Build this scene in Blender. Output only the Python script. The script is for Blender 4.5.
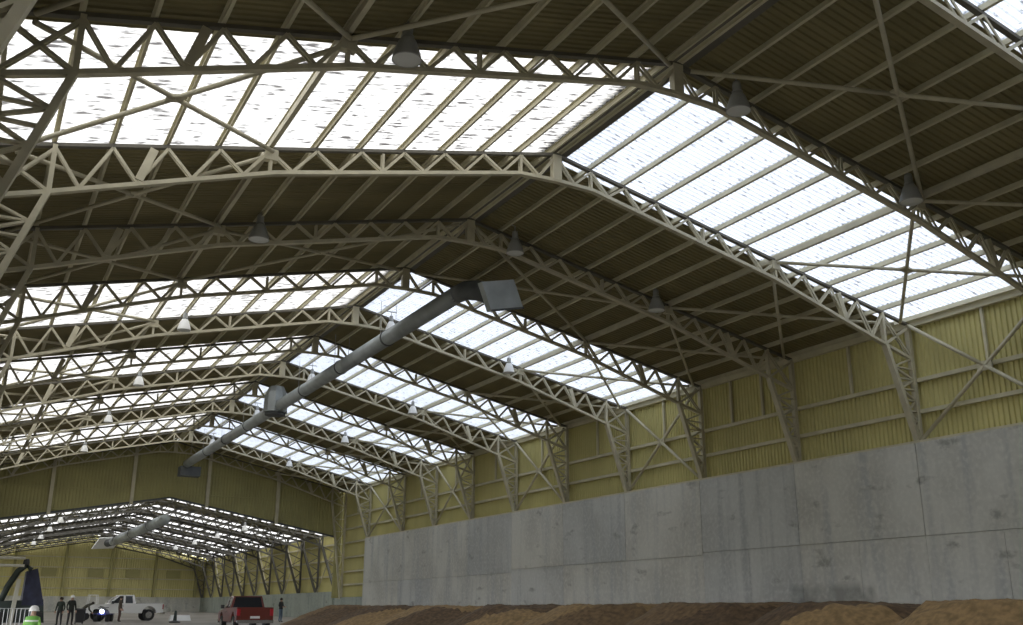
import bpy, bmesh, math, random
from mathutils import Vector, Matrix, noise
random.seed(7)
scene = bpy.context.scene
for o in list(bpy.data.objects):
    bpy.data.objects.remove(o)
C = scene.collection

# ------------------------------------------------------------------ camera
EYE = 1.6
cd = bpy.data.cameras.new('camera'); cam = bpy.data.objects.new('camera', cd); C.objects.link(cam)
cd.sensor_width = 36.0; cd.sensor_fit = 'HORIZONTAL'
cd.lens = 978.7 / 1023.0 * 36.0
cd.clip_start = 0.05; cd.clip_end = 600
yaw, pitch, roll = 0.49739, 0.29677, 0.0039
fw = Vector((math.sin(yaw)*math.cos(pitch), math.cos(yaw)*math.cos(pitch), math.sin(pitch)))
rt = Vector((math.cos(yaw), -math.sin(yaw), 0)); up = rt.cross(fw)
r2 = rt*math.cos(roll) + up*math.sin(roll); u2 = up*math.cos(roll) - rt*math.sin(roll)
m = Matrix((( r2.x, u2.x, -fw.x, 0.0), (r2.y, u2.y, -fw.y, 0.0), (r2.z, u2.z, -fw.z, EYE), (0, 0, 0, 1)))
cam.matrix_world = m
scene.camera = cam

# ------------------------------------------------------------------ sky, sun, exposure
w = bpy.data.worlds.new('sky'); scene.world = w; w.use_nodes = True
wb = w.node_tree.nodes['Background']
wb.inputs['Color'].default_value = (0.93, 0.96, 1.0, 1); wb.inputs['Strength'].default_value = 2.6
sl = bpy.data.lights.new('sun', 'SUN'); sl.energy = 3.0; sl.angle = math.radians(20); sl.color = (1.0, 0.93, 0.8)
sun = bpy.data.objects.new('sun', sl); C.objects.link(sun)
sun.rotation_euler = Vector((0.62, 0.25, -0.75)).to_track_quat('-Z', 'Y').to_euler()
vs = scene.view_settings
vs.view_transform = 'Standard'; vs.look = 'None'; vs.gamma = 1.0; vs.use_curve_mapping = False
vs.exposure = 0.45

# ------------------------------------------------------------------ measures of the hall
R = 14.345; HALF = 15.12; W = R + HALF; WL = R - HALF
SL = 0.2205; TOP = 13.55 + EYE            # top chord height at the ridge
HC = 5.81 + EYE                           # top of the concrete wall
Y0 = 11.58
FYX = {11: 1.5, 12: 2.0}
def FY(i): return Y0 + 6.0*i + FYX.get(i, 0)
SKY = {-1, 1, 4, 6, 8, 10}            # bays with translucent roofing: bay i lies between frame i and i+1
def ztop(dx): return TOP - SL*abs(dx)
BOT = [(0, 12.66+EYE), (1.3, 12.62+EYE), (8.65, 10.95+EYE), (13.82, 9.3+EYE)]
def zbot(dx):
    dx = abs(dx)
    for (a, za), (b, zb) in zip(BOT, BOT[1:]):
        if dx <= b: return za + (zb-za)*(dx-a)/(b-a)
    return BOT[-1][1]
PP = 13.82/11                              # purlin spacing
def ground(y):
    pts = [(-60, 0), (20, 0), (82, .84), (142, 1.42), (170, 1.6)]
    for (a, za), (b, zb) in zip(pts, pts[1:]):
        if y <= b: return za + (zb-za)*(y-a)/(b-a)
    return 1.6
ORD = ['nearest', 'second', 'third', 'fourth', 'fifth', 'sixth', 'seventh', 'eighth', 'ninth', 'tenth', 'eleventh', 'twelfth', 'thirteenth']

# ------------------------------------------------------------------ materials
MATS = {}
def mat(name, col, rough=0.7, var=0.0, scale=3.0, stretch=(1, 1, 1), col2=None, metallic=0.0, bump=0.0, detail=4, contrast=(0.35, 0.65), emit=None, coat=0.0):
    mt = bpy.data.materials.new(name); mt.use_nodes = True; MATS[name] = mt
    nt = mt.node_tree; b = nt.nodes['Principled BSDF']
    b.inputs['Roughness'].default_value = rough; b.inputs['Metallic'].default_value = metallic
    b.inputs['Base Color'].default_value = (*col, 1)
    if coat: b.inputs['Coat Weight'].default_value = coat
    if emit:
        b.inputs['Emission Color'].default_value = (*emit[:3], 1); b.inputs['Emission Strength'].default_value = emit[3]
    if var or col2:
        g = nt.nodes.new('ShaderNodeNewGeometry'); mp = nt.nodes.new('ShaderNodeMapping')
        mp.inputs['Scale'].default_value = stretch
        n = nt.nodes.new('ShaderNodeTexNoise'); n.inputs['Scale'].default_value = scale; n.inputs['Detail'].default_value = detail
        rp = nt.nodes.new('ShaderNodeValToRGB')
        rp.color_ramp.elements[0].position = contrast[0]; rp.color_ramp.elements[1].position = contrast[1]
        c2 = col2 or tuple(c*(1-var) for c in col)
        rp.color_ramp.elements[0].color = (*c2, 1); rp.color_ramp.elements[1].color = (*col, 1)
        nt.links.new(g.outputs['Position'], mp.inputs['Vector']); nt.links.new(mp.outputs['Vector'], n.inputs['Vector'])
        nt.links.new(n.outputs['Fac'], rp.inputs['Fac']); nt.links.new(rp.outputs['Color'], b.inputs['Base Color'])
        if bump:
            bp = nt.nodes.new('ShaderNodeBump'); bp.inputs['Strength'].default_value = bump
            nt.links.new(n.outputs['Fac'], bp.inputs['Height']); nt.links.new(bp.outputs['Normal'], b.inputs['Normal'])
    return mt
mat('cream', (0.60, 0.56, 0.42), 0.6, 0.18, 2.0)
mat('purlin', (0.63, 0.59, 0.43), 0.6, 0.15, 1.5)
mat('roof', (0.26, 0.225, 0.115), 0.75, 0.2, 0.8, (0.3, 1, 1))
mat('chord', (0.15, 0.14, 0.115), 0.6, 0.15, 2.0)  # shade of the top chords put into a darker brown
mat('wall_dark', (0.16, 0.15, 0.10), 0.8)
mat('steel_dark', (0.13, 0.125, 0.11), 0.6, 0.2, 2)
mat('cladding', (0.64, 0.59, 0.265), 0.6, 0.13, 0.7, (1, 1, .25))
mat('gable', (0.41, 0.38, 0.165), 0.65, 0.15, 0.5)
mat('duct', (0.42, 0.46, 0.475), 0.45, 0.25, 1.2, metallic=0.3)
mat('duct_dark', (0.10, 0.11, 0.115), 0.6, 0.2, 2)
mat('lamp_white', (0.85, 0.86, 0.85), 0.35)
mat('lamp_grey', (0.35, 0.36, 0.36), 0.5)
mat('rubber', (0.02, 0.02, 0.02), 0.8)
mat('glass_dark', (0.015, 0.017, 0.02), 0.12)
mat('white_paint', (0.78, 0.78, 0.76), 0.35, coat=0.4)
mat('red_paint', (0.15, 0.028, 0.018), 0.35, coat=0.4)
mat('chrome', (0.55, 0.55, 0.56), 0.25, metallic=0.9)
mat('blue_paint', (0.04, 0.05, 0.22), 0.4)
mat('tail_red', (0.45, 0.02, 0.03), 0.3)
mat('plastic_black', (0.03, 0.03, 0.033), 0.6)
mat('skin', (0.45, 0.28, 0.2), 0.6)
mat('helmet', (0.82, 0.82, 0.8), 0.35)
mat('vest_green', (0.16, 0.42, 0.08), 0.7)
mat('reflective', (0.8, 0.82, 0.78), 0.4)
mat('galvanised', (0.62, 0.64, 0.66), 0.4, metallic=0.4)
mat('headlight', (1, 1, 1), 0.3, emit=(0.8, 0.88, 1.0, 14))
mat('lens', (0.7, 0.72, 0.72), 0.2)
mat('floor', (0.28, 0.265, 0.235), 0.85, 0, 0.22, col2=(0.20, 0.185, 0.16), detail=7)
mat('soil_dark', (0.15, 0.095, 0.048), 0.95, 0, 5.0, col2=(0.07, 0.044, 0.023), bump=0.9, detail=9)
mat('soil_mid', (0.22, 0.14, 0.066), 0.95, 0, 5.0, col2=(0.11, 0.07, 0.034), bump=0.9, detail=9)
mat('soil_tan', (0.33, 0.215, 0.095), 0.95, 0, 5.0, col2=(0.19, 0.125, 0.055), bump=0.8, detail=9)
mat('tarp', (0.035, 0.04, 0.085), 0.7, 0.4, 3)
mat('tank_green', (0.03, 0.045, 0.04), 0.6, 0.3, 3)
mat('pale_post', (0.50, 0.49, 0.42), 0.6)

def concrete_mat(name, base, stain, damp=True):
    mt = bpy.data.materials.new(name); mt.use_nodes = True; MATS[name] = mt
    nt = mt.node_tree; b = nt.nodes['Principled BSDF']; b.inputs['Roughness'].default_value = 0.85
    g = nt.nodes.new('ShaderNodeNewGeometry')
    def nz(sc, st, det, lo, hi):
        mp = nt.nodes.new('ShaderNodeMapping'); mp.inputs['Scale'].default_value = st
        n = nt.nodes.new('ShaderNodeTexNoise'); n.inputs['Scale'].default_value = sc; n.inputs['Detail'].default_value = det
        rp = nt.nodes.new('ShaderNodeMapRange'); rp.inputs['From Min'].default_value = lo; rp.inputs['From Max'].default_value = hi
        nt.links.new(g.outputs['Position'], mp.inputs['Vector']); nt.links.new(mp.outputs['Vector'], n.inputs['Vector'])
        nt.links.new(n.outputs['Fac'], rp.inputs['Value']); return rp.outputs['Result']
    def mix(a, fac, colB):
        mx = nt.nodes.new('ShaderNodeMix'); mx.data_type = 'RGBA'
        nt.links.new(fac, mx.inputs[0])
        if isinstance(a, tuple): mx.inputs[6].default_value = (*a, 1)
        else: nt.links.new(a, mx.inputs[6])
        mx.inputs[7].default_value = (*colB, 1); return mx.outputs[2]
    c = mix(base, nz(0.35, (1, 1, 1), 5, .42, .62), tuple(x*.80 for x in base))            # broad blotches
    c = mix(c, nz(1.0, (1, 1.6, .12), 5, .50, .68), stain)                                  # drips running down
    c = mix(c, nz(1.3, (1, .5, 1.2), 6, .62, .70), tuple(x*.55 for x in base))              # damp spots
    c = mix(c, nz(6.0, (1, 1, 1), 6, .45, .9), tuple(x*1.15 for x in base))                 # fine grain
    if damp:      # damp stain near the foot of the wall
        sp = nt.nodes.new('ShaderNodeSeparateXYZ'); nt.links.new(g.outputs['Position'], sp.inputs[0])
        def ramp(sock, a_, b_):
            r_ = nt.nodes.new('ShaderNodeMapRange'); r_.inputs['From Min'].default_value = a_; r_.inputs['From Max'].default_value = b_
            nt.links.new(sock, r_.inputs['Value']); return r_.outputs['Result']
        def mul(a_, b_):
            m_ = nt.nodes.new('ShaderNodeMath'); m_.operation = 'MULTIPLY'; nt.links.new(a_, m_.inputs[0]); nt.links.new(b_, m_.inputs[1]); return m_.outputs[0]
        fac = mul(mul(ramp(sp.outputs['Y'], 25.9, 26.2), ramp(sp.outputs['Y'], 30.4, 30.1)), ramp(sp.outputs['Z'], 2.75, 2.45))
        fac = mul(fac, nz(1.6, (1, 1, 1), 5, .3, .6))
        c = mix(c, fac, tuple(x*.5 for x in base))
    nt.links.new(c, b.inputs['Base Color'])
    return mt
concrete_mat('concrete', (0.63, 0.63, 0.58), (0.46, 0.475, 0.46))
concrete_mat('concrete_blue', (0.58, 0.595, 0.575), (0.42, 0.44, 0.44))
concrete_mat('concrete_green', (0.36, 0.40, 0.36), (0.24, 0.28, 0.26))

def skylight_mat(nm, clean, lo, hi, st, darkc):
    mt = bpy.data.materials.new(nm); mt.use_nodes = True; MATS[nm] = mt
    nt = mt.node_tree; nt.nodes.clear()
    out = nt.nodes.new('ShaderNodeOutputMaterial')
    g = nt.nodes.new('ShaderNodeNewGeometry')
    def nz(sc, st, det, lo, hi):
        mp = nt.nodes.new('ShaderNodeMapping'); mp.inputs['Scale'].default_value = st
        n = nt.nodes.new('ShaderNodeTexNoise'); n.inputs['Scale'].default_value = sc; n.inputs['Detail'].default_value = det
        rp = nt.nodes.new('ShaderNodeMapRange'); rp.inputs['From Min'].default_value = lo; rp.inputs['From Max'].default_value = hi
        nt.links.new(g.outputs['Position'], mp.inputs['Vector']); nt.links.new(mp.outputs['Vector'], n.inputs['Vector'])
        nt.links.new(n.outputs['Fac'], rp.inputs['Value']); return rp.outputs['Result']
    dash = nz(2.0, st, 4, lo, hi)           # grime caught in the corrugations, streaked down the slope
    film = nz(.8, (1, 3, 1), 4, .35, .7)
    m1 = nt.nodes.new('ShaderNodeMix'); m1.data_type = 'RGBA'; nt.links.new(film, m1.inputs[0])
    m1.inputs[6].default_value = (*clean, 1); m1.inputs[7].default_value = (*[c*.88 for c in clean], 1)
    m2 = nt.nodes.new('ShaderNodeMix'); m2.data_type = 'RGBA'; nt.links.new(dash, m2.inputs[0])
    nt.links.new(m1.outputs[2], m2.inputs[6]); m2.inputs[7].default_value = (*darkc, 1)
    tr = nt.nodes.new('ShaderNodeBsdfTranslucent'); nt.links.new(m2.outputs[2], tr.inputs['Color'])
    df = nt.nodes.new('ShaderNodeBsdfDiffuse'); df.inputs['Color'].default_value = (.6, .6, .58, 1)
    mx = nt.nodes.new('ShaderNodeMixShader'); mx.inputs[0].default_value = .15
    nt.links.new(tr.outputs[0], mx.inputs[1]); nt.links.new(df.outputs[0], mx.inputs[2])
    nt.links.new(mx.outputs[0], out.inputs['Surface'])
skylight_mat('skylight', (.56, .555, .55), .515, .65, (1.3, 7.0, 1), (.085, .08, .08))          # old grimy sheets
skylight_mat('skylight_clean', (.40, .43, .485), .56, .70, (2.6, 6.5, 1), (.14, .15, .17))     # fewer specks, bluer and lower tint

def person_mat(name, pants, top, shoe=(0.03, 0.025, 0.02), h=1.75):
    mt = bpy.data.materials.new(name); mt.use_nodes = True; MATS[name] = mt
    nt = mt.node_tree; b = nt.nodes['Principled BSDF']; b.inputs['Roughness'].default_value = 0.8
    tc = nt.nodes.new('ShaderNodeTexCoord'); sp = nt.nodes.new('ShaderNodeSeparateXYZ')
    dv = nt.nodes.new('ShaderNodeMath'); dv.operation = 'DIVIDE'; dv.inputs[1].default_value = h
    rp = nt.nodes.new('ShaderNodeValToRGB'); rp.color_ramp.interpolation = 'CONSTANT'
    e = rp.color_ramp.elements
    e[0].position = 0; e[0].color = (*shoe, 1); e[1].position = 0.05; e[1].color = (*pants, 1)
    x = e.new(0.53); x.color = (*top, 1)
    x = e.new(0.845); x.color = (0.42, 0.27, 0.2, 1)
    nt.links.new(tc.outputs['Object'], sp.inputs[0]); nt.links.new(sp.outputs['Z'], dv.inputs[0])
    nt.links.new(dv.outputs[0], rp.inputs['Fac']); nt.links.new(rp.outputs['Color'], b.inputs['Base Color'])
    return mt

# ------------------------------------------------------------------ mesh helpers
def tag(o, label=None, cat=None, group=None, kind=None):
    if label: o['label'] = label
    if cat: o['category'] = cat
    if group: o['group'] = group
    if kind: o['kind'] = kind
    return o
def empty(name, loc=(0, 0, 0), rz=0):
    o = bpy.data.objects.new(name, None); C.objects.link(o); o.location = loc; o.rotation_euler.z = rz
    o.empty_display_size = .3
    return o
def link(name, me, parent=None, loc=(0, 0, 0)):
    o = bpy.data.objects.new(name, me); C.objects.link(o); o.location = loc
    if parent is not None: o.parent = parent
    return o
class MB:
    def __init__(s): s.v = []; s.f = []; s.smooth = False
    def quad(s, *p):
        b = len(s.v); s.v += [tuple(q) for q in p]; s.f.append(tuple(range(b, b+len(p)))); return s
    def hexa(s, p):            # eight corners: bottom ring 0-3, top ring 4-7
        b = len(s.v); s.v += [tuple(q) for q in p]
        for f in ((3, 2, 1, 0), (4, 5, 6, 7), (0, 1, 5, 4), (1, 2, 6, 5), (2, 3, 7, 6), (3, 0, 4, 7)):
            s.f.append(tuple(b+i for i in f))
        return s
    def box(s, x0, x1, y0, y1, z0, z1):
        return s.hexa([(x0, y0, z0), (x1, y0, z0), (x1, y1, z0), (x0, y1, z0), (x0, y0, z1), (x1, y0, z1), (x1, y1, z1), (x0, y1, z1)])
    def bar(s, p, q, a, b, side=(0, 1, 0), off=0.0):  # a across (in plane), b along 'side'
        p = Vector(p); q = Vector(q); d = (q-p).normalized(); sd = Vector(side); sd = (sd - d*sd.dot(d)).normalized()
        n = d.cross(sd)
        o = sd*off
        c = [-n*a/2 - sd*b/2, n*a/2 - sd*b/2, n*a/2 + sd*b/2, -n*a/2 + sd*b/2]
        return s.hexa([p+o+k for k in c] + [q+o+k for k in c])
    def tube(s, pts, r, n=12, cap=True):
        pts = [Vector(p) for p in pts]; rs = r if isinstance(r, (list, tuple)) else [r]*len(pts)
        b = len(s.v); ref = None
        for i, p in enumerate(pts):
            d = (pts[min(i+1, len(pts)-1)] - pts[max(i-1, 0)]).normalized()
            if ref is None: ref = Vector((0, 0, 1)) if abs(d.z) < .9 else Vector((1, 0, 0))
            u = d.cross(ref).normalized(); v = u.cross(d).normalized()
            for k in range(n):
                t = 2*math.pi*k/n; s.v.append(tuple(p + (u*math.cos(t) + v*math.sin(t))*rs[i]))
        for i in range(len(pts)-1):
            for k in range(n):
                s.f.append((b+i*n+k, b+i*n+(k+1) % n, b+(i+1)*n+(k+1) % n, b+(i+1)*n+k))
        if cap:
            s.f.append(tuple(b+k for k in reversed(range(n)))); e = b+(len(pts)-1)*n
            s.f.append(tuple(e+k for k in range(n)))
        return s
    def lathe(s, prof, n=16, c=(0, 0, 0)):
        b = len(s.v)
        for r, z in prof:
            for k in range(n):
                t = 2*math.pi*k/n; s.v.append((c[0]+r*math.cos(t), c[1]+r*math.sin(t), c[2]+z))
        for i in range(len(prof)-1):
            for k in range(n):
                s.f.append((b+i*n+k, b+i*n+(k+1) % n, b+(i+1)*n+(k+1) % n, b+(i+1)*n+k))
        return s
    def extrude_profile(s, prof, a, b):     # closed profile of (y,z), extruded along x from a to b
        n = len(prof); k = len(s.v)
        s.v += [(a, y, z) for y, z in prof] + [(b, y, z) for y, z in prof]
        for i in range(n):
            j = (i+1) % n; s.f.append((k+i, k+j, k+n+j, k+n+i))
        s.f.append(tuple(k+i for i in reversed(range(n)))); s.f.append(tuple(k+n+i for i in range(n)))
        return s
    def mesh(s, name, material, smooth=False, fix=True):
        me = bpy.data.meshes.new(name); me.from_pydata(s.v, [], s.f)
        if fix:
            bm = bmesh.new(); bm.from_mesh(me); bmesh.ops.recalc_face_normals(bm, faces=bm.faces); bm.to_mesh(me); bm.free()
        me.materials.append(MATS[material] if isinstance(material, str) else material)
        if smooth:
            for p in me.polygons: p.use_smooth = True
        return me
    def build(s, name, material, parent=None, loc=(0, 0, 0), smooth=False):
        return link(name, s.mesh(name, material, smooth), parent, loc)

# ================================================================== FLOOR
fb = MB(); xs = [-2.6, 6, 14, 22, W+.2]; ys = [-43, -20, 8, 20, 35, 51, 67, 82, 97, 112, 127, 143]
for a, b in zip(ys, ys[1:]):
    for c, d in zip(xs, xs[1:]):
        fb.quad((c, a, ground(a)), (d, a, ground(a)), (d, b, ground(b)), (c, b, ground(b)))
tag(fb.build('floor', 'floor'), 'dusty grey concrete floor of the hall', 'floor', kind='structure')

# ================================================================== ROOF OF THE MAIN HALL
NP = 12
def corr_profile(length, pitch, depth):
    pts = []; k = 0; n = int(round(length/pitch)); p = length/n
    for i in range(n):
        y = i*p
        pts += [(y, 0), (y+.28*p, 0), (y+.42*p, depth), (y+.86*p, depth)]
    pts.append((length, 0))
    return pts
def roof_strip(s0, s1, side, length, pitch=.2, depth=.04, z=0.24):
    """corrugated sheet from horizontal distance s0 to s1 off the ridge, 'length' along the hall"""
    b = MB(); pr = corr_profile(length, pitch, depth)
    nx, nz = SL/math.hypot(1, SL)*side, 1/math.hypot(1, SL)
    for y, d in pr:
        for s in (s0, s1):
            b.v.append((side*s + nx*(z+d), y, -SL*s + nz*(z+d)))
    for i in range(len(pr)-1):
        b.f.append((2*i, 2*i+1, 2*i+3, 2*i+2))
    return b
cap = MB()
for sd in (1, -1):
    cap.hexa([(R, -42.4, TOP+.40), (R+sd*.42, -42.4, TOP+.31), (R+sd*.42, 85.6, TOP+.31), (R, 85.6, TOP+.40),
              (R, -42.4, TOP+.42), (R+sd*.42, -42.4, TOP+.33), (R+sd*.42, 85.6, TOP+.33), (R, 85.6, TOP+.42)])
ceiling = cap.build('ceiling', 'roof')
tag(ceiling, 'high gabled roof of alternating olive metal and translucent bays over the main hall', 'roof', kind='structure')
# purlin: a C section standing on the top chord
def purlin_mesh(length, side, nm, z0=0.06, hgt=.175, fl=.075, t=.012):
    prof = [(0, 0), (fl, 0), (fl, t), (t, t), (t, hgt-t), (fl, hgt-t), (fl, hgt), (0, hgt)]
    b = MB(); n = len(prof); ux, uz = side/math.hypot(1, SL), -SL/math.hypot(1, SL); vx, vz = SL*side/math.hypot(1, SL), 1/math.hypot(1, SL)
    for y in (0, length):
        for a, c in prof: b.v.append(((a-fl/2)*ux + (c+z0)*vx, y, (a-fl/2)*uz + (c+z0)*vz))
    for i in range(n): j = (i+1) % n; b.f.append((i, j, n+j, n+i))
    b.f.append(tuple(range(n))); b.f.append(tuple(range(n, 2*n)))
    return b.mesh(nm, 'purlin')
cache = {}
def cached(key, fn):
    if key not in cache: cache[key] = fn()
    return cache[key]
EAVE = HALF + .18; SH = lambda i: .42 if i == 0 else .5 if i == 12 else .72          # the sheets start a little past each frame
stray = MB()
for i in range(-9, 12):
    y = FY(i); L = round(FY(i+1) - y, 3)
    for side in (1, -1):
        L = round(FY(i+1) - y, 3)
        offs = [k*PP for k in range(NP)] + [HALF - .1]
        offs[0] = .14
        for k, s in enumerate(offs):
            if 0 <= i <= 10 or (i == -1 and side == 1):
                me = cached(('p', side, L), lambda: purlin_mesh(L, side, 'purlin'))
                link('purlin', me, ceiling, (R+side*s, y, ztop(s)))
            else:
                stray.bar((R+side*s, y, ztop(s)+.13), (R+side*s, y+L, ztop(s)+.13), .05, .2, (0, 0, 1))
        if i in SKY:
            L = round(FY(i+1)+SH(i+1)-FY(i)-SH(i), 3)
            edges = [.16] + [k*PP for k in range(1, NP)] + [EAVE]
            for k in range(len(edges)-1):
                a, b = edges[k]-(.06 if k else 0), edges[k+1]
                me = cached(('s', side, L, k), lambda: roof_strip(a, b, side, L).mesh('skylight_panel', 'skylight_clean' if side > 0 else 'skylight', fix=False))
                link('skylight_panel', me, ceiling, (R, y+SH(i), TOP))
        else:
            L = round(FY(i+1)+SH(i+1)-FY(i)-SH(i), 3)
            me = cached(('r', side, L), lambda: roof_strip(.1, EAVE, side, L).mesh('roof_sheet', 'roof', fix=False))
            link('roof_sheet', me, ceiling, (R, y+SH(i), TOP))
for i in range(-1, 11):
    y = FY(i); L = FY(i+1)-y
    MB().hexa([(R+.08, y, ztop(.08)+.225), (R+.52, y, ztop(.52)+.225), (R+.52, y+L, ztop(.52)+.225), (R+.08, y+L, ztop(.08)+.225),
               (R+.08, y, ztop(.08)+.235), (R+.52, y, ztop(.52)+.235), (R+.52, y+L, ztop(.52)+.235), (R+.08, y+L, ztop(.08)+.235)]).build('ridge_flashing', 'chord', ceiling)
    for sd in (1, -1):
        if i >= 0 or sd > 0:
            MB().box(R+sd*8.8-.06, R+sd*8.8+.06, y, y+L, ztop(8.8)-.02, ztop(8.8)+.16).build('strut', 'cream', ceiling)
o = stray.build('purlin_remainder', 'purlin', ceiling); o['kind'] = 'stuff'
# diagonal roof bracing, crossed round bars with a plate at the crossing
def brace_cross(i, s0, s1, side, parent):
    ya, yb = FY(i)+.15, FY(i+1)-.15; zz = -.12
    A = (R+side*s0, ya, ztop(s0)+zz); B = (R+side*s1, yb, ztop(s1)+zz)
    Cc = (R+side*s1, ya, ztop(s1)+zz); D = (R+side*s0, yb, ztop(s0)+zz)
    mid = Vector(A).lerp(Vector(B), .5)
    MB().tube([A, B], .06, 8).build('brace_rod', 'cream', parent, smooth=True)
    MB().tube([Cc, mid+Vector((0, 0, .0))], .06, 8).build('brace_rod', 'cream', parent, smooth=True)
    MB().tube([mid, D], .06, 8).build('brace_rod', 'cream', parent, smooth=True)
    b = MB(); d = Vector((side, 0, -SL)).normalized()*.2; e = Vector((0, .26, 0)); h = Vector((0, 0, .03))
    b.hexa([mid-d-e*.6-h, mid+d-e*.6-h, mid+d+e*.6-h, mid-d+e*.6-h, mid-d-e*.6+h, mid+d-e*.6+h, mid+d+e*.6+h, mid-d+e*.6+h])
    b.build('gusset_plate', 'cream', parent)
for i in range(-1, 12):
    for side in (1, -1):
        if i == -1 and side == -1: continue
        brace_cross(i, 8.75, 14.6, side, ceiling)
        if i in (0, 3): brace_cross(i, .35, 8.75, side, ceiling)

# ================================================================== TRUSS FRAMES
def web(p, q, nm):       # two angles back to back
    return MB().bar(p, q, .075, .03, off=.055).bar(p, q, .075, .03, off=-.055).mesh(nm, 'cream')
def frame_parts(colbase):
    out = []
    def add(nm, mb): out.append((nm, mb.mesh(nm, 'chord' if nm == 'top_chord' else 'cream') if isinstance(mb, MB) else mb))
    for sd in (1, -1):
        P = lambda s, z: (sd*s, 0, z)
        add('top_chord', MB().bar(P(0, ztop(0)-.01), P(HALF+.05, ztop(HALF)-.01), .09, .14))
        b = MB()
        for (a, za), (c, zc) in zip(BOT, BOT[1:]): b.bar(P(a, za), P(c, zc), .105, .17)
        add('bottom_chord', b)
        # Warren web: apexes under the purlins, feet half way between
        T = [P(k*PP, ztop(k*PP)-.06) for k in range(12)]
        F = [P((k+.5)*PP, zbot((k+.5)*PP)+.03) for k in range(11)]
        for k in range(11):
            add('web_diagonal', web(T[k], F[k], 'web_diagonal'))
            if k < 10 or True: add('web_diagonal', web(F[k], T[k+1], 'web_diagonal'))
        for s in (PP, 4.5*PP, 8.75): add('web_vertical', web(P(s, ztop(s)-.1), P(s, zbot(s)), 'web_vertical'))
        # knee post and the head of the column
        kz = zbot(13.82)
        add('knee_post', MB().bar(P(13.82, ztop(13.82)), P(13.82, kz), .11, .16))
        add('web_diagonal', web(P(13.82, kz), P(HALF-.05, ztop(HALF)-.15), 'web_diagonal'))
        add('web_diagonal', web(P(13.82, ztop(13.82)-.1), P(HALF-.02, kz-.35), 'web_diagonal'))
        add('bottom_tie', MB().bar(P(13.82, kz), P(HALF-.02, kz-.38), .11, .14))
        add('column_chord', MB().bar(P(HALF, ztop(HALF)), P(HALF, colbase), .15, .18))
        add('inner_leg', MB().bar(P(13.82, kz+.03), P(HALF-.12, colbase), .14, .22))
        # zigzag lacing between the two legs of the column
        n = 7; zs = [kz-.4 + (colbase+.35-kz+.4)*t/n for t in range(n+1)]
        def inner(z): t = (kz-z)/(kz-colbase); return 13.82 + (HALF-.12-13.82)*t
        for t in range(n):
            a, c = (P(HALF-.03, zs[t]), P(inner(zs[t+1])+.03, zs[t+1])) if t % 2 == 0 else (P(inner(zs[t])+.03, zs[t]), P(HALF-.03, zs[t+1]))
            add('lacing_bar', MB().bar(a, c, .06, .12))
            add('lacing_bar', MB().bar(P(HALF-.03, zs[t+1]), P(inner(zs[t+1])+.03, zs[t+1]), .05, .12))
        add('base_plate', MB().box(*sorted((sd*(HALF-.32), sd*(HALF+.12))), -.2, .2, colbase, colbase+.03))
        # splice plates
        s = 9*PP+.3
        add('gusset_plate', MB().bar(P(s+.02, ztop(s)-.1), P(s+.3, zbot(s)), .2, .2))
        add('gusset_plate', MB().bar(P(8.75, ztop(8.75)-.04), P(8.75, ztop(8.75)-.34), .34, .2))
    add('ridge_post', MB().bar((0, 0, ztop(0)-.05), (0, 0, zbot(0)), .3, .2))
    return out
FP = frame_parts(HC); FPlast = frame_parts(2.62)
for i in range(0, 13):
    fr = empty('truss_frame', (R, FY(i) if i < 12 else FY(12)-.35, 0))
    near_sky = (i-1) in SKY
    where = {0: 'only its lit edge crossing the top right corner', 1: 'dark against the largest skylight band', 2: 'brightly lit beyond the largest skylight band',
             3: 'dim under the double olive roof bay', 12: 'flat against the gable wall over the opening'}.get(i)
    if where is None:
        where = 'pale, beyond a skylight band' if near_sky else 'silhouetted before a skylight band'
    tag(fr, f'{ORD[i]} steel truss frame from the camera, {where}', 'truss', 'steel truss frames across the main hall')
    for nm, me in (FPlast if i == 12 else FP): link(nm, me, fr)

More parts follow.
